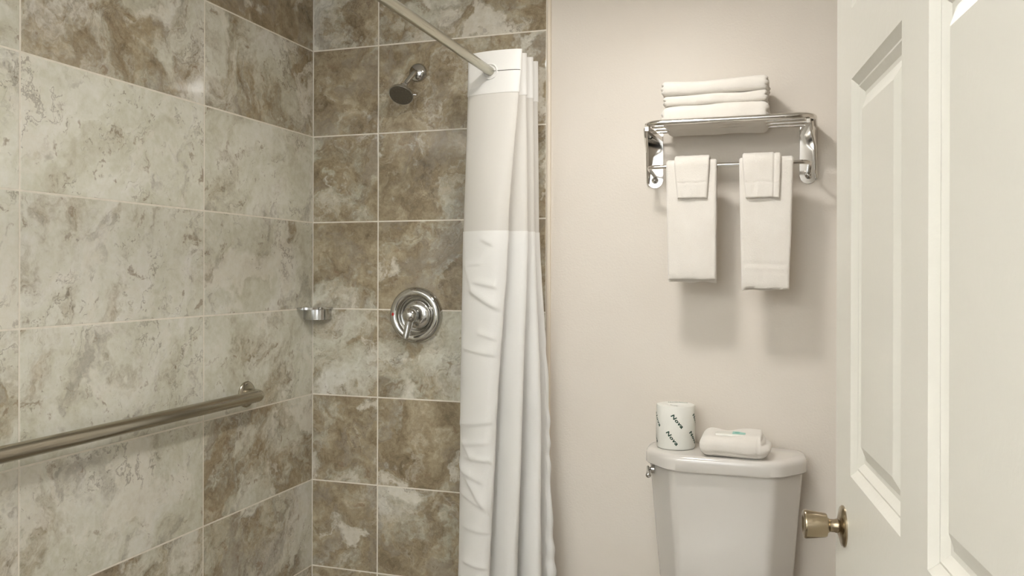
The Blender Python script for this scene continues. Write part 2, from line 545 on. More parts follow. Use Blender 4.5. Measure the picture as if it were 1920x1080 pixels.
lathe(bm, [(0.0095, 0.0070), (0.0092, 0.0105), (0.0085, 0.0125), (0.0085, 0.0180), (0.0100, 0.0195), (0.0105, 0.0220)], knob_frame)
finish('neck', bm, M['bronze'], knob, 40)

# ------------------------------------------------------------------ ceiling light (above the frame)
t = thing('ceiling_light', (LAMP[0], LAMP[1], CEIL), 'square glowing ceiling light hanging over the bathroom floor', 'ceiling light')
bm = bmesh.new(); box(bm, (0, 0, -0.02), (0.24, 0.24, 0.04), 0.006)
finish('base', bm, M['lampbase'], t, 30)
bm = bmesh.new(); box(bm, (0, 0, -0.083), (0.19, 0.19, 0.086), 0.012, 3)
finish('diffuser', bm, M['diffuser'], t, 30)

# ------------------------------------------------------------------ shower fittings
# grab bar
t = thing('grab_bar', (-W, 1.7, 0.888), 'long brushed nickel grab bar across the tiled left wall', 'grab bar')
inv = Matrix.Translation((W, -1.7, -0.888))
gy0, gy1, gp, gz = 1.10, 2.235, 0.057, 0.888
bm = bmesh.new()
tube(bm, arc_path([(-W + 0.002, gy1, gz), (-W + gp, gy1, gz), (-W + gp, gy0, gz), (-W + 0.002, gy0, gz)], 0.026, 10), 0.0185, 32)
bmesh.ops.transform(bm, matrix=inv, verts=bm.verts[:])
finish('bar', bm, M['nickel'], t, 40)
for yy in (gy1, gy0):
    bm = bmesh.new()
    lathe(bm, [(0.0, 0.0), (0.041, 0.0), (0.041, 0.004), (0.038, 0.0075), (0.030, 0.010), (0.0, 0.0105)], inv @ frame_from_axis((-W, yy, gz), (1, 0, 0)), 48)
    finish('flange', bm, M['nickel'], t, 40)

# corner soap ledge
t = thing('soap_dish', (-W, D, 1.13), 'small chrome corner soap ledge where the two tiled walls meet', 'soap dish')
def quarter(r, n=20, sq=2.0):
    pts = [(0.0, 0.0)]
    for i in range(n + 1):
        a = PI / 2 * i / n
        pts.append((r[0] * math.cos(a) ** (2 / sq), -r[1] * math.sin(a) ** (2 / sq)))
    return pts
bm = bmesh.new()
prism(bm, quarter((0.083, 0.104), 24, 2.4), Matrix.Translation((0, 0, 0.013)), 0.008, 0.0025, 2)
finish('tray', bm, M['chrome'], t, 40)
bm = bmesh.new()
prism(bm, quarter((0.077, 0.060), 24, 3.2), Matrix.Translation((0, 0, -0.024)), 0.037, 0.004, 3)
finish('body', bm, M['chrome'], t, 40)

# mixing valve
vx, vz = -1.205, 1.128
t = thing('shower_valve', (vx, D, vz), 'round chrome shower valve with a lever handle on the tiled back wall', 'shower valve')
F = frame_from_axis((0, 0, 0), (0, -1, 0))
bm = bmesh.new()
prof = [(0.0, 0.0), (0.0965, 0.0), (0.0970, 0.004)]
for i in range(13):
    a = PI * i / 12
    prof.append((0.0785 + 0.0185 * math.cos(a), 0.006 + 0.0200 * math.sin(a)))
prof += [(0.0580, 0.004), (0.0560, 0.0035), (0.0520, 0.0080), (0.0440, 0.0140), (0.0340, 0.0175), (0.0, 0.0180)]
lathe(bm, prof, F, 72)
finish('escutcheon', bm, M['chrome'], t, 35)
bm = bmesh.new()
lathe(bm, [(0.0, 0.012), (0.0300, 0.012), (0.0305, 0.030), (0.0265, 0.034), (0.0265, 0.055), (0.0250, 0.064), (0.0190, 0.071), (0.0100, 0.0745), (0.0, 0.0755)], F, 48)
hub = finish('handle_hub', bm, M['chrome'], t, 35)
bm = bmesh.new()
ang = math.radians(-8)
d = Vector((math.sin(ang), 0, -math.cos(ang)))
o0 = Vector((0, -0.056, 0))
tube(bm, [o0, o0 + d * 0.02, o0 + d * 0.045 + Vector((0, -0.004, 0)), o0 + d * 0.068 + Vector((0, -0.010, 0)), o0 + d * 0.078 + Vector((0, -0.012, 0)), o0 + d * 0.080 + Vector((0, -0.0122, 0))], [0.016, 0.0155, 0.0125, 0.0105, 0.0085, 0.002], 24)
finish('lever', bm, M['chrome'], hub, 50)
bm = bmesh.new()
lathe(bm, [(0.0, 0.0), (0.0055, 0.0), (0.0045, 0.0012), (0.0, 0.0015)], frame_from_axis((-0.0790, -0.0258, 0.002), (-0.35, -1, 0)), 20)
o = finish('hot_marker', bm, M['red'], t, 40); o['label'] = 'small red hot mark'

# shower head
t = thing('shower_head', (-1.203, D, 1.962), 'chrome shower head on a short arm high on the tiled back wall', 'shower head')
bm = bmesh.new()
lathe(bm, [(0.0, 0.0), (0.033, 0.0), (0.0325, 0.004), (0.029, 0.011), (0.022, 0.016), (0.0125, 0.019), (0.0, 0.0195)], F, 48)
finish('flange', bm, M['chrome'], t, 40)
hd = Vector((0.04, -0.62, -0.78)).normalized()
hc = Vector((-0.021, -0.090, -0.094))         # centre of the spray face
bk = hc - hd * 0.052
bm = bmesh.new()
tube(bm, arc_path([(0, -0.004, 0), (0, -0.030, -0.006), tuple(bk + Vector((0.004, 0.006, 0.010))), tuple(bk + hd * 0.006)], 0.02, 6), 0.0088, 20)
finish('arm', bm, M['chrome'], t, 50)
bm = bmesh.new()
lathe(bm, [(0.0, 0.0), (0.0115, 0.0), (0.0145, 0.006), (0.0125, 0.013), (0.0150, 0.018), (0.0250, 0.028), (0.0370, 0.040), (0.0420, 0.046), (0.0425, 0.052), (0.0, 0.052)], frame_from_axis(bk, hd), 48)
hs = finish('head_shell', bm, M['chrome'], t, 40)
bm = bmesh.new()
fr = frame_from_axis(bk, hd)
lathe(bm, [(0.0, 0.0522), (0.0400, 0.0522), (0.0385, 0.0545), (0.0, 0.0560)], fr, 48)
for rr, k in ((0.012, 6), (0.022, 12), (0.031, 18)):
    for i in range(k):
        a = 2 * PI * i / k
        lathe(bm, [(0.0018, 0.0545), (0.0014, 0.0572), (0.0, 0.0574)], fr @ Matrix.Translation((rr * math.cos(a), rr * math.sin(a), 0)), 8, False)
finish('spray_face', bm, M['face'], hs, 40)
bm = bmesh.new()
side = fr @ Matrix.Translation((0, 0, 0.049)) @ Matrix.Rotation(math.radians(0), 4, 'Z')
px = Vector((0.90, -0.10, -0.40)); px = (px - hd * px.dot(hd)).normalized()
tube(bm, [hc - hd * 0.006 + px * 0.038, hc - hd * 0.006 + px * 0.052], [0.0042, 0.0030], 14)
finish('spray_selector', bm, M['chrome'], hs, 40)

# curtain rod
RX, RZ, RR = -0.858, 1.889, 0.0135
t = thing('shower_curtain_rod', (RX, D, RZ), 'straight satin metal curtain rod running overhead along the shower', 'curtain rod')
bm = bmesh.new()
tube(bm, [(0, -0.002, 0), (0, -0.7, 0), (0, 0.43 - D + 0.002, 0)], RR, 32)
finish('rod', bm, M['rod'], t, 40)
for yy, s in ((0.0, -1), (0.43 - D, 1)):
    bm = bmesh.new()
    lathe(bm, [(0, 0), (0.028, 0), (0.027, 0.006), (0.019, 0.012), (0.0175, 0.022), (0.0, 0.022)], frame_from_axis((0, yy, 0), (0, s, 0)), 32)
    finish('end_flange', bm, M['rod'], t, 40)

# ------------------------------------------------------------------ shower curtain
t = thing('shower_curtain', (RX, 2.5, 0.08), 'white shower curtain gathered in folds at the back wall end of the rod', 'shower curtain')
KEYS = [  # z, plan points of the folded cloth, front to back
 (1.96, [(-.943, 2.440), (-.930, 2.418), (-.865, 2.400), (-.790, 2.398), (-.760, 2.408), (-.790, 2.424), (-.900, 2.438), (-.925, 2.446), (-.880, 2.452), (-.785, 2.450), (-.762, 2.460), (-.790, 2.474), (-.900, 2.486), (-.925, 2.494), (-.880, 2.502), (-.780, 2.502), (-.757, 2.512), (-.785, 2.526), (-.900, 2.540), (-.915, 2.548), (-.860, 2.556), (-.775, 2.556), (-.757, 2.566), (-.790, 2.578), (-.860, 2.586)]),
 (1.40, [(-.967, 2.455), (-.950, 2.424), (-.895, 2.396), (-.835, 2.386), (-.800, 2.398), (-.815, 2.416), (-.880, 2.430), (-.905, 2.440), (-.870, 2.448), (-.775, 2.434), (-.752, 2.446), (-.785, 2.462), (-.890, 2.480), (-.915, 2.490), (-.870, 2.498), (-.765, 2.484), (-.742, 2.496), (-.775, 2.514), (-.890, 2.532), (-.905, 2.541), (-.850, 2.550), (-.765, 2.540), (-.747, 2.552), (-.785, 2.570), (-.860, 2.580)]),
 (0.80, [(-.978, 2.470), (-.960, 2.426), (-.915, 2.396), (-.868, 2.384), (-.840, 2.398), (-.850, 2.420), (-.885, 2.440), (-.895, 2.450), (-.855, 2.446), (-.790, 2.414), (-.762, 2.420), (-.785, 2.450), (-.870, 2.484), (-.895, 2.497), (-.850, 2.500), (-.745, 2.462), (-.715, 2.470), (-.745, 2.500), (-.850, 2.536), (-.870, 2.547), (-.830, 2.552), (-.735, 2.530), (-.705, 2.535), (-.730, 2.560), (-.800, 2.580)]),
 (0.30, [(-.984, 2.475), (-.965, 2.426), (-.925, 2.396), (-.885, 2.384), (-.862, 2.396), (-.868, 2.424), (-.882, 2.444), (-.880, 2.452), (-.850, 2.440), (-.805, 2.404), (-.780, 2.404), (-.785, 2.440), (-.840, 2.480), (-.860, 2.496), (-.820, 2.496), (-.738, 2.436), (-.708, 2.436), (-.720, 2.476), (-.800, 2.530), (-.825, 2.544), (-.790, 2.546), (-.722, 2.506), (-.686, 2.496), (-.676, 2.515), (-.700, 2.545)]),
 (0.08, [(-.986, 2.477), (-.967, 2.426), (-.928, 2.396), (-.889, 2.384), (-.866, 2.396), (-.870, 2.424), (-.880, 2.444), (-.876, 2.452), (-.846, 2.440), (-.806, 2.402), (-.782, 2.400), (-.782, 2.438), (-.832, 2.480), (-.852, 2.496), (-.812, 2.494), (-.735, 2.430), (-.702, 2.428), (-.712, 2.470), (-.790, 2.528), (-.815, 2.543), (-.778, 2.544), (-.716, 2.500), (-.676, 2.488), (-.664, 2.508), (-.690, 2.540)]),
]
NS = 12
CURVES = [(z, catmull([(x, y, 0) for x, y in p], NS)) for z, p in KEYS]
NU = len(CURVES[0][1])
def plan(z):
    if z >= CURVES[0][0]: return CURVES[0][1]
    for (za, A), (zb, B) in zip(CURVES, CURVES[1:]):
        if zb <= z <= za:
            k = ss((za - z) / (za - zb)) * 0.45 + 0.55 * (za - z) / (za - zb)
            return [a.lerp(b, k) for a, b in zip(A, B)]
    return CURVES[-1][1]
# creases on the front panel: (x0, z0, x1, z1, depth, width) in world x / z
def pz(v): return 1.890 - (v - 137) * (1.890 - 0.338) / (1080 - 137)
def pxx(u, v):
    return -0.966 + (u - 857) * (0.00177)
CREASE = []
for u0, v0, u1, v1, dp, wd in (
    (868, 500, 885, 545, .004, .010), (885, 548, 930, 576, .008, .013), (893, 530, 930, 538, .006, .011),
    (868, 498, 900, 495, .004, .008), (906, 450, 925, 460, .005, .010), (900, 625, 928, 634, .004, .010),
    (870, 655, 926, 664, .004, .010), (862, 800, 922, 788, .005, .010), (872, 835, 915, 828, .004, .009),
    (866, 835, 884, 858, .007, .010), (876, 860, 916, 861, .006, .008), (863, 885, 905, 900, .006, .012),
    (862, 880, 912, 948, .010, .016), (862, 928, 905, 945, .005, .012), (872, 1056, 912, 1060, .006, .008),
    (870, 990, 915, 994, .004, .010), (935, 905, 962, 900, .005, .008), (920, 860, 945, 890, .005, .010)):
    CREASE.append((pxx(u0, v0), pz(v0), pxx(u1, v1), pz(v1), dp, wd))
def crease(x, z):
    s = 0.0
    for x0, z0, x1, z1, dp, wd in CREASE:
        if abs(z - (z0 + z1) / 2) > 0.15: continue
        dx, dz = x1 - x0, z1 - z0
        L2 = dx * dx + dz * dz
        tt = ((x - x0) * dx + (z - z0) * dz) / L2
        if tt < -0.3 or tt > 1.3: continue
        nrm = ((x - x0) * -dz + (z - z0) * dx) / math.sqrt(L2)
        if dx < 0: nrm = -nrm
        k = ss((tt + 0.3) / 0.4) * ss((1.3 - tt) / 0.4)
        # steep underside, slow upper side
        w1 = wd * (0.45 if nrm < 0 else 1.7)
        s += 0.55 * dp * k * math.exp(-(nrm / w1) ** 2)
    return s
HEM = 20  # steps of the free edge shown at the right
def cloth_piece(name, za, zb, nz_, mat, off=0.0, label=None):
    bm = bmesh.new()
    rows = []
    for j in range(nz_ + 1):
        z = za + (zb - za) * j / nz_
        P = plan(z)
        row = []
        for i, p in enumerate(P):
            a = P[max(i - 1, 0)]; b = P[min(i + 1, NU - 1)]
            tg = (b - a).normalized()
            nr = Vector((tg.y, -tg.x, 0))
            q = Vector((p.x, p.y, z))
            dsp = off
            if z < 1.83:
                amp = 0.0035 * ss((1.83 - z) / 0.5)
                dsp += amp * noise.noise(Vector((i * 0.045, z * 2.1, 3.0))) + 0.0010 * ss((1.6 - z) / 0.3) * noise.noise(Vector((i * 0.12, z * 14, 9.0)))
            if i < 4 * NS and z < 1.45:
                dsp += crease(p.x, z)
            if i > NU - 32 and z < 1.2:       # puckered side hem
                dsp += 0.0022 * ss((1.2 - z) / 0.3) * math.sin(z * 62 + 2 * math.sin(z * 17))
            q += nr * dsp
            row.append(bm.verts.new(q - Vector((RX, 2.5, 0.08))))
        rows.append(row)
    for r0, r1 in zip(rows, rows[1:]):
        for i in range(NU - 1):
            bm.faces.new((r0[i], r0[i + 1], r1[i + 1], r1[i]))
    o = finish(name, bm, mat, t, 60)
    if label: o['label'] = label
    return o
cloth_piece('header_band', 1.952, 1.822, 14, M['curtain'], 0.0016, 'smooth white header band around the rod')
cloth_piece('sheer_window', 1.824, 1.398, 60, M['sheer'], 0.0, 'greyer see-through mesh strip')
cloth_piece('fabric_body', 1.402, 0.08, 330, M['curtain'], 0.0014)
# slit and ring of the hookless header
bm = bmesh.new()
Pt = plan(1.89)
idx = [i for i, p in enumerate(Pt[:4 * NS + 6]) if p.x > -0.850]
for i0, i1 in zip(idx, idx[1:]):
    a, b = Pt[i0], Pt[i1]
    qs = []
    for p, nb_ in ((a, b), (b, a)):
        for zz in (-0.0007, 0.0007):
            qs.append((p.x - RX, p.y - 0.0032 - 2.5, 1.889 + zz - 0.08))
    bm.faces.new([bm.verts.new(q) for q in (qs[0], qs[2], qs[3], qs[1])])
finish('header_slit', bm, M['black'], t)
bm = bmesh.new()
for k in range(1):
    rg = []
    yf = min(p.y for p in Pt[:4 * NS] if abs(p.x - RX) < 0.01) - 2.5 - 0.0022
    for i in range(49):
        a = 2 * PI * i / 48
        rg.append((0.0225 * math.cos(a), yf, 1.889 - 0.08 + 0.0225 * math.sin(a)))
    tube(bm, rg, 0.0030, 10, False)
finish('ring', bm, M['curtain'], t, 60)

# ------------------------------------------------------------------ towel rack
YWALL = YW
CXR = (-0.414 + 0.091) / 2
t = thing('towel_rack', (CXR, YWALL, 1.54), 'chrome hotel towel rack with a railed shelf and bar above the toilet', 'towel rack')
def loc(x, y, z): return Vector((x - CXR, y - YWALL, z - 1.54))
YF = D - 0.20                 # front rail
ZS = 1.709
bm = bmesh.new()
pts = [(-0.405, YWALL - 0.012, ZS - 0.004), (-0.383, YF, ZS), (0.074, YF, ZS), (0.083, YWALL - 0.012, ZS - 0.004)]
tube(bm, [loc(*p) for p in arc_path(pts, 0.045, 10)], 0.0082, 24)
finish('front_rail', bm, M['rack_chrome'], t, 50)
for q in (0.150, 0.098, 0.045):
    bm = bmesh.new()
    tube(bm, [loc(-0.376, D - q, ZS - 0.002), loc(0.052, D - q, ZS - 0.002)], 0.0048, 16)
    finish('shelf_rail', bm, M['rack_chrome'], t, 50)
YB, ZB = D - 0.135, 1.589
bm = bmesh.new()
pts = [(-0.389, YWALL - 0.004, ZB - 0.012), (-0.389, YB, ZB), (0.066, YB, ZB), (0.066, YWALL - 0.004, ZB - 0.012)]
tube(bm, [loc(*p) for p in arc_path(pts, 0.022, 8)], 0.0060, 20)
finish('towel_bar', bm, M['rack_chrome'], t, 50)
for xc, s in ((-0.389, -1), (0.0655, 1)):
    # wall plate with a rounded foot
    bm = bmesh.new()
    hw = 0.0250; zb_ = 1.540 + hw; zt = ZS + 0.004
    poly = [(-hw, zt), (hw, zt)][::-1]
    pl = [(hw, zt), (-hw, zt)]
    for i in range(17):
        a = PI + PI * i / 16
        pl.append((hw * math.cos(a), zb_ + hw * math.sin(a)))
    Mx = Matrix(((1, 0, 0, xc - CXR), (0, 0, -1, 0.0), (0, 1, 0, -1.54), (0, 0, 0, 1)))
    prism(bm, pl, Mx, 0.003, 0.0008, 1)
    # raised rim on the outer side that grows into the side flange
    xo = xc + s * hw
    yo = 0.0
    tri = [(-0.001, zt), (YF - YWALL + 0.02, zt - 0.001), (YF - YWALL + 0.035, zt - 0.016), (-0.060, zb_ + 0.085), (-0.020, zb_ + 0.02), (-0.014, zb_ - 0.010), (-0.001, zb_ - 0.012)]
    sk = 0.024 / 0.2 * s
    My = Matrix(((sk, 0, s, xo - CXR - s * 0.003), (1, 0, 0, 0), (0, 1, 0, -1.54), (0, 0, 0, 1)))
    prism(bm, tri, My, 0.003, 0.0008, 1)
    edge_ = [(YF + 0.030, ZS - 0.010), (YF + 0.045, ZS - 0.030), (YWALL - 0.060, zb_ + 0.083), (YWALL - 0.022, zb_ + 0.018), (YWALL - 0.014, zb_ - 0.010)]
    tube(bm, [loc(xo - s * 0.0015 + sk * (yy - YWALL), yy, zz) for yy, zz in edge_], [0.0062, 0.0056, 0.0042, 0.0036, 0.0030], 14)
    br = finish('bracket', bm, M['rack_chrome'], t, 30)
    bm = bmesh.new()
    prism(bm, [(-0.006, -0.008), (0.006, -0.008), (0.006, 0.006), (-0.006, 0.006)], Matrix.Translation(loc(xc - s * 0.018, YWALL, ZS - 0.015)) @ Matrix(((1, 0, sk * 0.5, 0), (0, 0, -1, 0), (0, 1, 0, 0), (0, 0, 0, 1))), YWALL - YF, 0.0015, 1)
    finish('shelf_arm', bm, M['rack_chrome'], br, 30)
    bm = bmesh.new()
    lathe(bm, [(0.0, 0.001), (0.0105, 0.002), (0.0105, 0.0042), (0.0065, 0.0052), (0.0062, 0.0085), (0.0040, 0.0105), (0.0, 0.0110)], frame_from_axis(loc(xc, YWALL, zb_), (0, -1, 0)), 24)
    finish('screw', bm, M['chrome'], br, 40)

# ------------------------------------------------------------------ towels
def soft_box(sx, sy, sz, r, seg, fn=None):
    """Rounded, finely divided pad; fn(v, p) moves each vertex."""
    bm = bmesh.new()
    nx, ny, nz_ = seg
    def grid(axis, sign):
        dims = [(nx, sx), (ny, sy), (nz_, sz)]
        a, b = [(1, 2), (2, 0), (0, 1)][axis]
        na, la = dims[a]; nb_, lb = dims[b]
        vv = []
        for i in range(na + 1):
            for j in range(nb_ + 1):
                p = [0, 0, 0]
                p[axis] = sign * dims[axis][1] / 2
                p[a] = (i / na - 0.5) * la; p[b] = (j / nb_ - 0.5) * lb
                vv.append(bm.verts.new(p))
        for i in range(na):
            for j in range(nb_):
                q = (vv[i * (nb_ + 1) + j], vv[(i + 1) * (nb_ + 1) + j], vv[(i + 1) * (nb_ + 1) + j + 1], vv[i * (nb_ + 1) + j + 1])
                bm.faces.new(q if sign > 0 else q[::-1])
    for ax in range(3):
        for sg in (1, -1): grid(ax, sg)
    bmesh.ops.remove_doubles(bm, verts=bm.verts[:], dist=1e-6)
    hx, hy, hz = sx / 2, sy / 2, sz / 2
    for v in bm.verts:
        p = v.co
        rr = min(r, hx, hy, hz)
        c = Vector((max(-hx + rr, min(hx - rr, p.x)), max(-hy + rr, min(hy - rr, p.y)), max(-hz + rr, min(hz - rr, p.z))))
        d_ = p - c
        if d_.length > 1e-9: v.co = c + d_.normalized() * rr
    if fn:
        for v in bm.verts: v.co = fn(v.co.copy())
    return bm

def folded_fn(sx, sy, sz, seed, sag=0.0, folds=1, wav=0.007):
    def fn(p):
        u = p.x / sx + 0.5; w = p.y / sy + 0.5; h = p.z / sz + 0.5
        q = p.copy()
        # gentle waviness shared by top and bottom
        wv = wav * noise.noise(Vector((p.x * 9 + seed * 5.1, p.y * 4, seed)))
        q.z += wv * (0.4 + 0.6 * h)
        n2 = noise.noise(Vector((p.x * 22 + seed, p.y * 22, p.z * 22 + seed * 3)))
        q += Vector((0.0012, 0.0016, 0.0012)) * n2
        # the two short ends and the back show the layers: grooves between them
        edge = max(ss((abs(p.x) - (sx / 2 - 0.014)) / 0.014), ss((p.y - (sy / 2 - 0.014)) / 0.014))
        g = 0.0
        for k in range(1, folds + 1):
            g += math.exp(-((h - k / (folds + 1)) / 0.07) ** 2)
        q.x -= math.copysign(0.0065 * edge * g, p.x) if abs(p.x) > sx / 2 - 0.02 else 0
        if p.y > sy / 2 - 0.02: q.y -= 0.006 * edge * g
        # ragged corners
        q.x += 0.004 * edge * noise.noise(Vector((p.y * 30, h * 3 + seed * 2, seed)))
        q.z -= sag * ss((0.6 - h) / 0.6) * ss((w - 0.55) / 0.4)
        return q
    return fn

G = 'folded bath towels stacked on the rack shelf'
ylo, yhi = D - 0.190, D - 0.022
yc = (ylo + yhi) / 2; sy = yhi - ylo
zt0 = ZS - 0.0075
specs = [('folded white bath towel lying on the rack rails, bottom of its stack', 0.305, sy, 0.059, -0.194, 0.0, 0.010, 1),
         ('folded white bath towel in the middle of the stack on the rack', 0.292, sy - 0.004, 0.030, -0.194, 0.002, 0.0, 2),
         ('folded white bath towel on top of the stack on the rack', 0.303, sy + 0.004, 0.040, -0.195, -0.001, 0.0, 3)]
zc = zt0
for label, sx, syy, sz, xc, dy, sag, seed in specs:
    bm = soft_box(sx, syy, sz, sz * 0.40, (72, 44, 12), folded_fn(sx, syy, sz, seed, sag, 1 if seed != 3 else 2))
    o = finish('bath_towel', bm, M['terry'], None, 80)
    o.location = (xc, yc + dy, zc + sz / 2)
    tag(o, label, 'towel', G)
    zc += sz - 0.0012

def drape(name, label, group, x0, x1, front_z, back_z, rad, thick, taper=(0, 0), layers=(), seed=1, hem=None, side_fold=None):
    """Cloth hung over the bar. Mid-surface swept over the bar then thickened as one closed skin."""
    bm = bmesh.new()
    cx, cy, cz = (x0 + x1) / 2, YB, ZB
    path = []
    nf = 60
    for i in range(nf + 1):
        z = front_z + (cz - front_z) * i / nf
        path.append((-rad, z - cz))
    for i in range(1, 12):
        a = PI - PI * i / 12
        path.append((rad * math.cos(a), rad * math.sin(a)))
    nb_ = 40
    for i in range(nb_ + 1):
        z = cz + (back_z - cz) * i / nb_
        path.append((rad, z - cz))
    nx = 40
    NP = len(path)
    def pt(i, j, o):
        yy, zz = path[i]
        a = path[max(i - 1, 0)]; b = path[min(i + 1, NP - 1)]
        tx, tz = b[0] - a[0], b[1] - a[1]
        L = math.hypot(tx, tz) or 1
        nyy, nzz = -tz / L, tx / L
        u = j / nx
        fall = max(0.0, -zz) / max(0.001, cz - front_z)
        front = yy < 0
        xa = x0 + taper[0] * fall; xb = x1 + taper[1] * fall
        x = xa + (xb - xa) * u
        e = 2 * abs(u - 0.5)
        th = thick * math.sqrt(max(0.0, 1 - max(0.0, (e - 0.90) / 0.10) ** 2 * 0.92))
        end = min(1.0, min(i, NP - 1 - i) / 2.0)
        th *= 0.35 + 0.65 * math.sqrt(end)
        amp = fall if front else fall * 0.6
        w_ = 0.0035 * amp * noise.noise(Vector((u * 2.2 + seed * 3, zz * 5, seed + (0 if front else 7))))
        w_ += 0.0012 * noise.noise(Vector((u * 6, zz * 22, seed * 4.0)))
        if hem and front:
            for hz, dp, wd in hem:
                w_ -= dp * math.exp(-((zz + cz - hz - 0.004 * noise.noise(Vector((u * 3, seed, 1)))) / wd) ** 2)
            if zz + cz < hem[0][0]:
                w_ += 0.0016 * noise.noise(Vector((u * 7 + seed, (zz + cz) * 30, 2.0)))
        if side_fold:
            su, dp = side_fold
            w_ -= dp * math.exp(-((u - su) / 0.018) ** 2)
            if u > su: w_ -= 0.0020
        wave_z = 0.004 * fall * noise.noise(Vector((u * 3.5, seed * 2.3, 0 if front else 5)))
        x += 0.0022 * noise.noise(Vector((zz * 9, seed * 1.7, 3 if u < 0.5 else 8))) * (1 if e > 0.9 else 0.6) * fall
        yv = yy + nyy * (o * th / 2) + (-1 if front else 1) * 0 + nyy * w_
        zv = zz + nzz * (o * th / 2) + nzz * w_ + (wave_z if fall > 0.75 else wave_z * fall)
        return Vector((x - cx, yv, zv))
    A = [[bm.verts.new(pt(i, j, 1)) for j in range(nx + 1)] for i in range(NP)]
    B = [[bm.verts.new(pt(i, j, -1)) for j in range(nx + 1)] for i in range(NP)]
    for i in range(NP - 1):
        for j in range(nx):
            bm.faces.new((A[i][j], A[i][j + 1], A[i + 1][j + 1], A[i + 1][j]))
            bm.faces.new((B[i][j], B[i + 1][j], B[i + 1][j + 1], B[i][j + 1]))
        for j in (0, nx):
            bm.faces.new((A[i][j], A[i + 1][j], B[i + 1][j], B[i][j]))
    for i in (0, NP - 1):
        for j in range(nx):
            bm.faces.new((A[i][j], A[i][j + 1], B[i][j + 1], B[i][j]))
    o = finish(name, bm, M['terry'], None, 70)
    o.location = (cx, cy, cz)
    return tag(o, label, 'towel', group)
GT = 'hand towels hanging from the rack bar'
GW = 'small washcloths folded over the hanging towels'
drape('hand_towel', 'white folded hand towel with a plain lower edge, left on the rack bar', GT, -0.334, -0.189, 1.254, 1.247, 0.0125, 0.012, (0.006, -0.001), seed=1, hem=[(1.266, 0.0012, 0.003)])
drape('hand_towel', 'white folded hand towel with a ribbed hem band, right on the rack bar', GT, -0.126, 0.022, 1.231, 1.226, 0.0125, 0.012, (0.007, -0.010), seed=2, hem=[(1.300, 0.0022, 0.004), (1.278, 0.0014, 0.003), (1.240, 0.0012, 0.003)])
drape('washcloth', 'small white washcloth laid over the left hanging hand towel', GW, -0.309, -0.209, 1.492, 1.50, 0.0250, 0.0105, (0.009, -0.006), seed=3, hem=[(1.536, 0.0010, 0.004)])
drape('washcloth', 'small white washcloth with a loose side fold over the right hanging towel', GW, -0.117, -0.012, 1.488, 1.50, 0.0250, 0.0115, (0.010, -0.004), seed=4, hem=[(1.532, 0.0010, 0.004)], side_fold=(0.83, 0.004))

# ------------------------------------------------------------------ toilet
TX = -0.168
t = thing('toilet', (TX, 2.30, 0.0), 'white porcelain toilet with a rounded tank lid against the painted wall', 'toilet')
def tl(x, y, z): return Vector((x - TX, y - 2.30, z))
def tank_plan(hw, yf, yb, ch, bulge, rr=0.05, n=10):
    """half-octagon plan, front corners cut and rounded; returns closed loop"""
    base = [(0, yb), (-hw, yb), (-hw, yf + ch * 1.15), (-hw + ch, yf + bulge * 0.3), (hw - ch, yf + bulge * 0.3), (hw, yf + ch * 1.15), (hw, yb), (0, yb)]
    p = arc_path([(x, y, 0) for x, y in base], rr, n)[:-1]
    out = []
    for q in p:
        y = q.y
        k = 1 - (q.x / hw) ** 2
        if y < yf + ch: y -= bulge * k * ss((yf + ch - y) / ch)
        out.append((q.x, y))
    return out
def loft(bm, secs, cap=True):
    rings = []
    for pl, z in secs:
        rings.append([bm.verts.new(tl(TX + x, y, z)) for x, y in pl])
    for a, b in zip(rings, rings[1:]):
        n = len(a)
        for i in range(n):
            j = (i + 1) % n
            bm.faces.new((a[i], a[j], b[j], b[i]))
    if cap:
        bm.faces.new(rings[0]); bm.faces.new(rings[-1])
YBK = 2.612
bm = bmesh.new()
secs = []
for hw, yf, z, ch in ((0.150, 2.475, 0.330, .05), (0.180, 2.458, 0.338, .06), (0.190, 2.450, 0.365, .065), (0.199, 2.438, 0.48, .070), (0.210, 2.426, 0.62, .072), (0.217, 2.420, 0.705, .074), (0.217, 2.420, 0.712, .074)):
    secs.append((tank_plan(hw, yf, YBK, ch, 0.010, 0.035), z))
loft(bm, secs)
tank = finish('tank', bm, M['porcelain'], t, 40)
bm = bmesh.new()
secs = []
for d_, z in ((0.012, 0.7068), (0.003, 0.7080), (0.0, 0.712), (0.0, 0.736), (0.0015, 0.744), (0.005, 0.7495), (0.010, 0.7525), (0.020, 0.7535)):
    secs.append((tank_plan(0.229 - d_, 2.405 + d_, 2.616 - d_ * 0.3, 0.075, 0.012, 0.075), z))
loft(bm, secs)
finish('tank_lid', bm, M['porcelain'], t, 40)
bm = bmesh.new()
Fl = frame_from_axis(tl(-0.373, 2.486, 0.690), (-1, 0, 0))
lathe(bm, [(0, -0.006), (0.0125, -0.006), (0.0125, 0.003), (0.009, 0.006), (0.0055, 0.007), (0.0055, 0.016), (0, 0.0165)], Fl, 24)
lv = finish('flush_lever', bm, M['chrome'], t, 40)
bm = bmesh.new()
tube(bm, [tl(-0.388, 2.492, 0.694), tl(-0.384, 2.47, 0.692), tl(-0.3795, 2.445, 0.690), tl(-0.3755, 2.420, 0.687), tl(-0.3750, 2.416, 0.687)], [0.0045, 0.0050, 0.0060, 0.0078, 0.0035], 18)
finish('lever_arm', bm, M['chrome'], lv, 50)
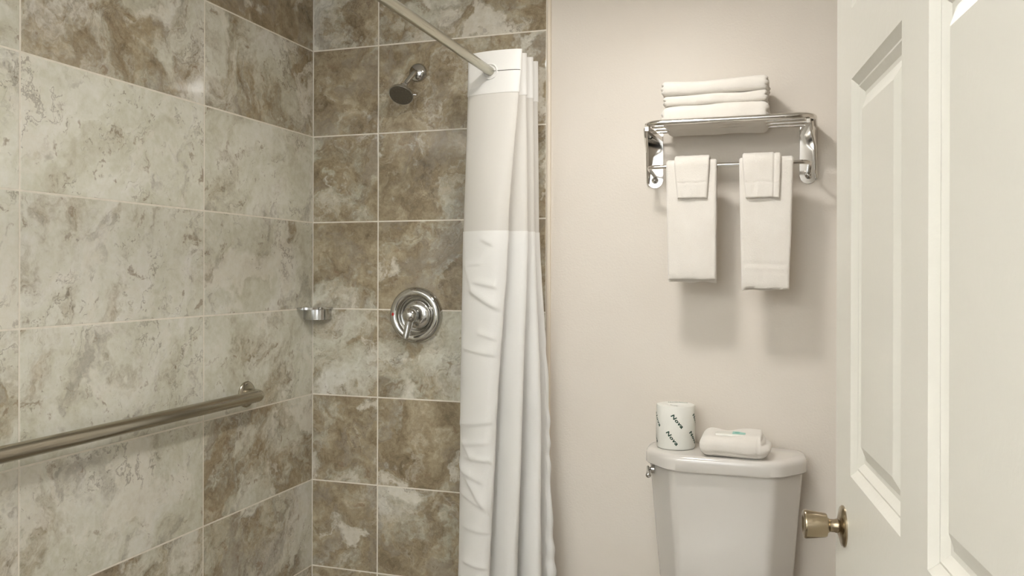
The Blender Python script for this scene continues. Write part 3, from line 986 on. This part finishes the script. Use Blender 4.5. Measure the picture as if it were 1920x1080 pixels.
# bowl, base, seat (below the frame)
bm = bmesh.new()
def oval(hw, yf, yb, n=40):
    out = []
    for i in range(n):
        a = 2 * PI * i / n
        yc_ = yb - hw
        x = hw * math.cos(a); y = math.sin(a)
        out.append((x, yc_ + (y * hw if y > 0 else y * (yc_ - yf))))
    return out
loft(bm, [(oval(0.115, 2.05, 2.56), 0.0), (oval(0.110, 2.04, 2.56), 0.06), (oval(0.105, 2.02, 2.55), 0.16), (oval(0.135, 1.96, 2.55), 0.24), (oval(0.175, 1.93, 2.56), 0.31), (oval(0.185, 1.925, 2.57), 0.332), (oval(0.150, 1.955, 2.54), 0.332), (oval(0.120, 2.0, 2.40), 0.28), (oval(0.06, 2.10, 2.30), 0.22)])
finish('bowl', bm, M['porcelain'], t, 45)
bm = bmesh.new()
loft(bm, [(oval(0.183, 1.925, 2.40), 0.333), (oval(0.186, 1.920, 2.40), 0.340), (oval(0.186, 1.920, 2.40), 0.360), (oval(0.176, 1.932, 2.39), 0.368)])
finish('seat_lid', bm, M['seat'], t, 40)

# ------------------------------------------------------------------ toilet paper roll, wrapped and printed
LZ = 0.7537
PR, PH = 0.0570, 0.129
pc = Vector((-0.310, 2.522, LZ))
t = thing('toilet_paper_roll', tuple(pc), 'paper-wrapped toilet roll with dark green print standing on the tank lid', 'toilet paper')
bm = bmesh.new()
lathe(bm, [(0.0, 0.0), (0.050, 0.0), (0.0550, 0.0012), (PR, 0.005), (PR + 0.0004, PH * 0.5), (PR, PH - 0.006), (0.0555, PH - 0.0018), (0.050, PH), (0.034, PH - 0.0004), (0.024, PH - 0.002), (0.020, PH - 0.007), (0.012, PH - 0.009), (0.0, PH - 0.0085)], seg=64)
finish('wrapper', bm, M['paper'], t, 50)
cu = bpy.data.curves.new('word', 'FONT')
cu.body = 'Nova'
cu.size = 0.0185; cu.shear = 0.15; cu.offset = 0.0007; cu.space_character = 1.12; cu.align_x = 'CENTER'; cu.align_y = 'CENTER'; cu.resolution_u = 3
tmp = bpy.data.objects.new('word', cu)
COL.objects.link(tmp)
dg = bpy.context.evaluated_depsgraph_get()
wme = bpy.data.meshes.new_from_object(tmp.evaluated_get(dg))
bpy.data.objects.remove(tmp)
bmw = bmesh.new(); bmw.from_mesh(wme)
bmesh.ops.triangulate(bmw, faces=bmw.faces[:])
for _ in range(1):
    bmesh.ops.subdivide_edges(bmw, edges=bmw.edges[:], cuts=1)
wv = [v.co.copy() for v in bmw.verts]
bmw.verts.index_update()
wf = [[v.index for v in f.verts] for f in bmw.faces]
bmw.free()
x_min = min(v.x for v in wv); x_max = max(v.x for v in wv)
sc_ = 0.049 / (x_max - x_min)
def word(name, fn):
    bm = bmesh.new()
    vv = [bm.verts.new(fn(Vector((v.x * sc_, v.y * sc_ * 0.72, 0)))) for v in wv]
    for f in wf:
        try: bm.faces.new([vv[i] for i in f])
        except ValueError: pass
    me_o = finish(name, bm, M['ink'], t)
    return me_o
# direction from the roll to the lens
face0 = math.atan2(-pc.y, -pc.x)
tilt = math.radians(-50)
for deg, zc_ in [(4 + 72 * k, 0.086) for k in range(5)] + [(-11 + 72 * k, 0.036) for k in range(5)]:
    def bend(v, deg=deg, zc_=zc_):
        x = v.x * math.cos(tilt) - v.y * math.sin(tilt); y = v.x * math.sin(tilt) + v.y * math.cos(tilt)
        a = face0 + math.radians(deg) + x / PR
        zz = zc_ + y
        r = PR + 0.0007
        return Vector((r * math.cos(a), r * math.sin(a), zz))
    word('printed_word', bend)
for cxx, cyy, ang_ in ((-0.012, 0.026, 0.4), (0.018, 0.030, -0.3), (0.0, -0.036, 2.6)):
    def flat(v, cxx=cxx, cyy=cyy, ang_=ang_):
        v = v * 0.62
        return Vector((cxx + v.x * math.cos(ang_) - v.y * math.sin(ang_), cyy + v.x * math.sin(ang_) + v.y * math.cos(ang_), PH + 0.0006))
    word('printed_word', flat)

# ------------------------------------------------------------------ folded washcloth with a wrapped soap on it
def pad_fn(p):
    q = p.copy()
    u = p.x / 0.185; w = p.y / 0.125; h = p.z / 0.058 + 0.5
    n1 = noise.noise(Vector((p.x * 16, p.y * 16, p.z * 10 + 4)))
    q += Vector((0.0025, 0.003, 0.0032)) * n1
    q.z += (0.006 * (u + 0.5) * 0.5 - 0.0062 * math.exp(-((u + 0.12) / 0.16) ** 2) * ss((w + 0.6) / 0.5)) * h
    q.z += 0.011 * (w + 0.2) * h
    # right end: rolled layers stick out, with grooves
    if u > 0.36:
        k = ss((u - 0.36) / 0.14)
        q.x -= 0.010 * k * math.exp(-((h - 0.72) / 0.10) ** 2) + 0.012 * k * ss((h - 0.72) / 0.2) - 0.004 * k * math.exp(-((h - 0.45) / 0.15) ** 2)
        q.z -= 0.004 * k * h
    # vertical fold line near the right end of the front
    q.y += 0.004 * math.exp(-((u - 0.355) / 0.018) ** 2) * ss((-w - 0.2) / 0.25)
    # layer line along the foot of the front
    q.y += 0.006 * math.exp(-((h - 0.16) / 0.06) ** 2) * ss((-w - 0.3) / 0.15) * (0.6 + 0.4 * noise.noise(Vector((u * 9, 1, 1))))
    q.z += 0.004 * (noise.noise(Vector((u * 7, w * 3, 12))) * 0.5 + 0.3) * ss((0.2 - h) / 0.2) * ss((-w - 0.3) / 0.2)
    return q
bm = soft_box(0.190, 0.126, 0.062, 0.0285, (64, 44, 24), pad_fn)
o = finish('washcloth', bm, M['terry'], None, 80)
zmin = min(v.co.z for v in o.data.vertices)
o.rotation_euler = (0, 0, math.radians(-1))
o.location = (-0.135, 2.462, LZ - zmin - 0.0006)
tag(o, 'thick folded white washcloth lying on the toilet tank lid', 'towel')
ztop = o.location.z + 0.030
t = thing('soap_bar', (-0.148, 2.452, ztop - 0.0075), 'small wrapped soap with a teal label on the folded washcloth', 'soap')
bm = soft_box(0.084, 0.044, 0.011, 0.0054, (24, 14, 5), lambda p: Vector((p.x, p.y, p.z + 0.0055 + 0.0010 * noise.noise(p * 60))))
finish('wrapper', bm, M['film'], t, 60)
bm = bmesh.new(); box(bm, (0.025, 0.0, 0.0115), (0.036, 0.036, 0.0010), 0.0003, 1)
lb = finish('label_patch', bm, M['teal'], t, 30); lb['label'] = 'pale teal label patch'
bm = bmesh.new()
lathe(bm, [(0, 0.0120), (0.0075, 0.0120), (0.0075, 0.0124), (0, 0.0124)], Matrix.Translation((0.020, -0.002, 0)) @ Matrix.Diagonal((1, 0.8, 1, 1)), 20)
finish('print_mark', bm, M['teal_dark'], lb)
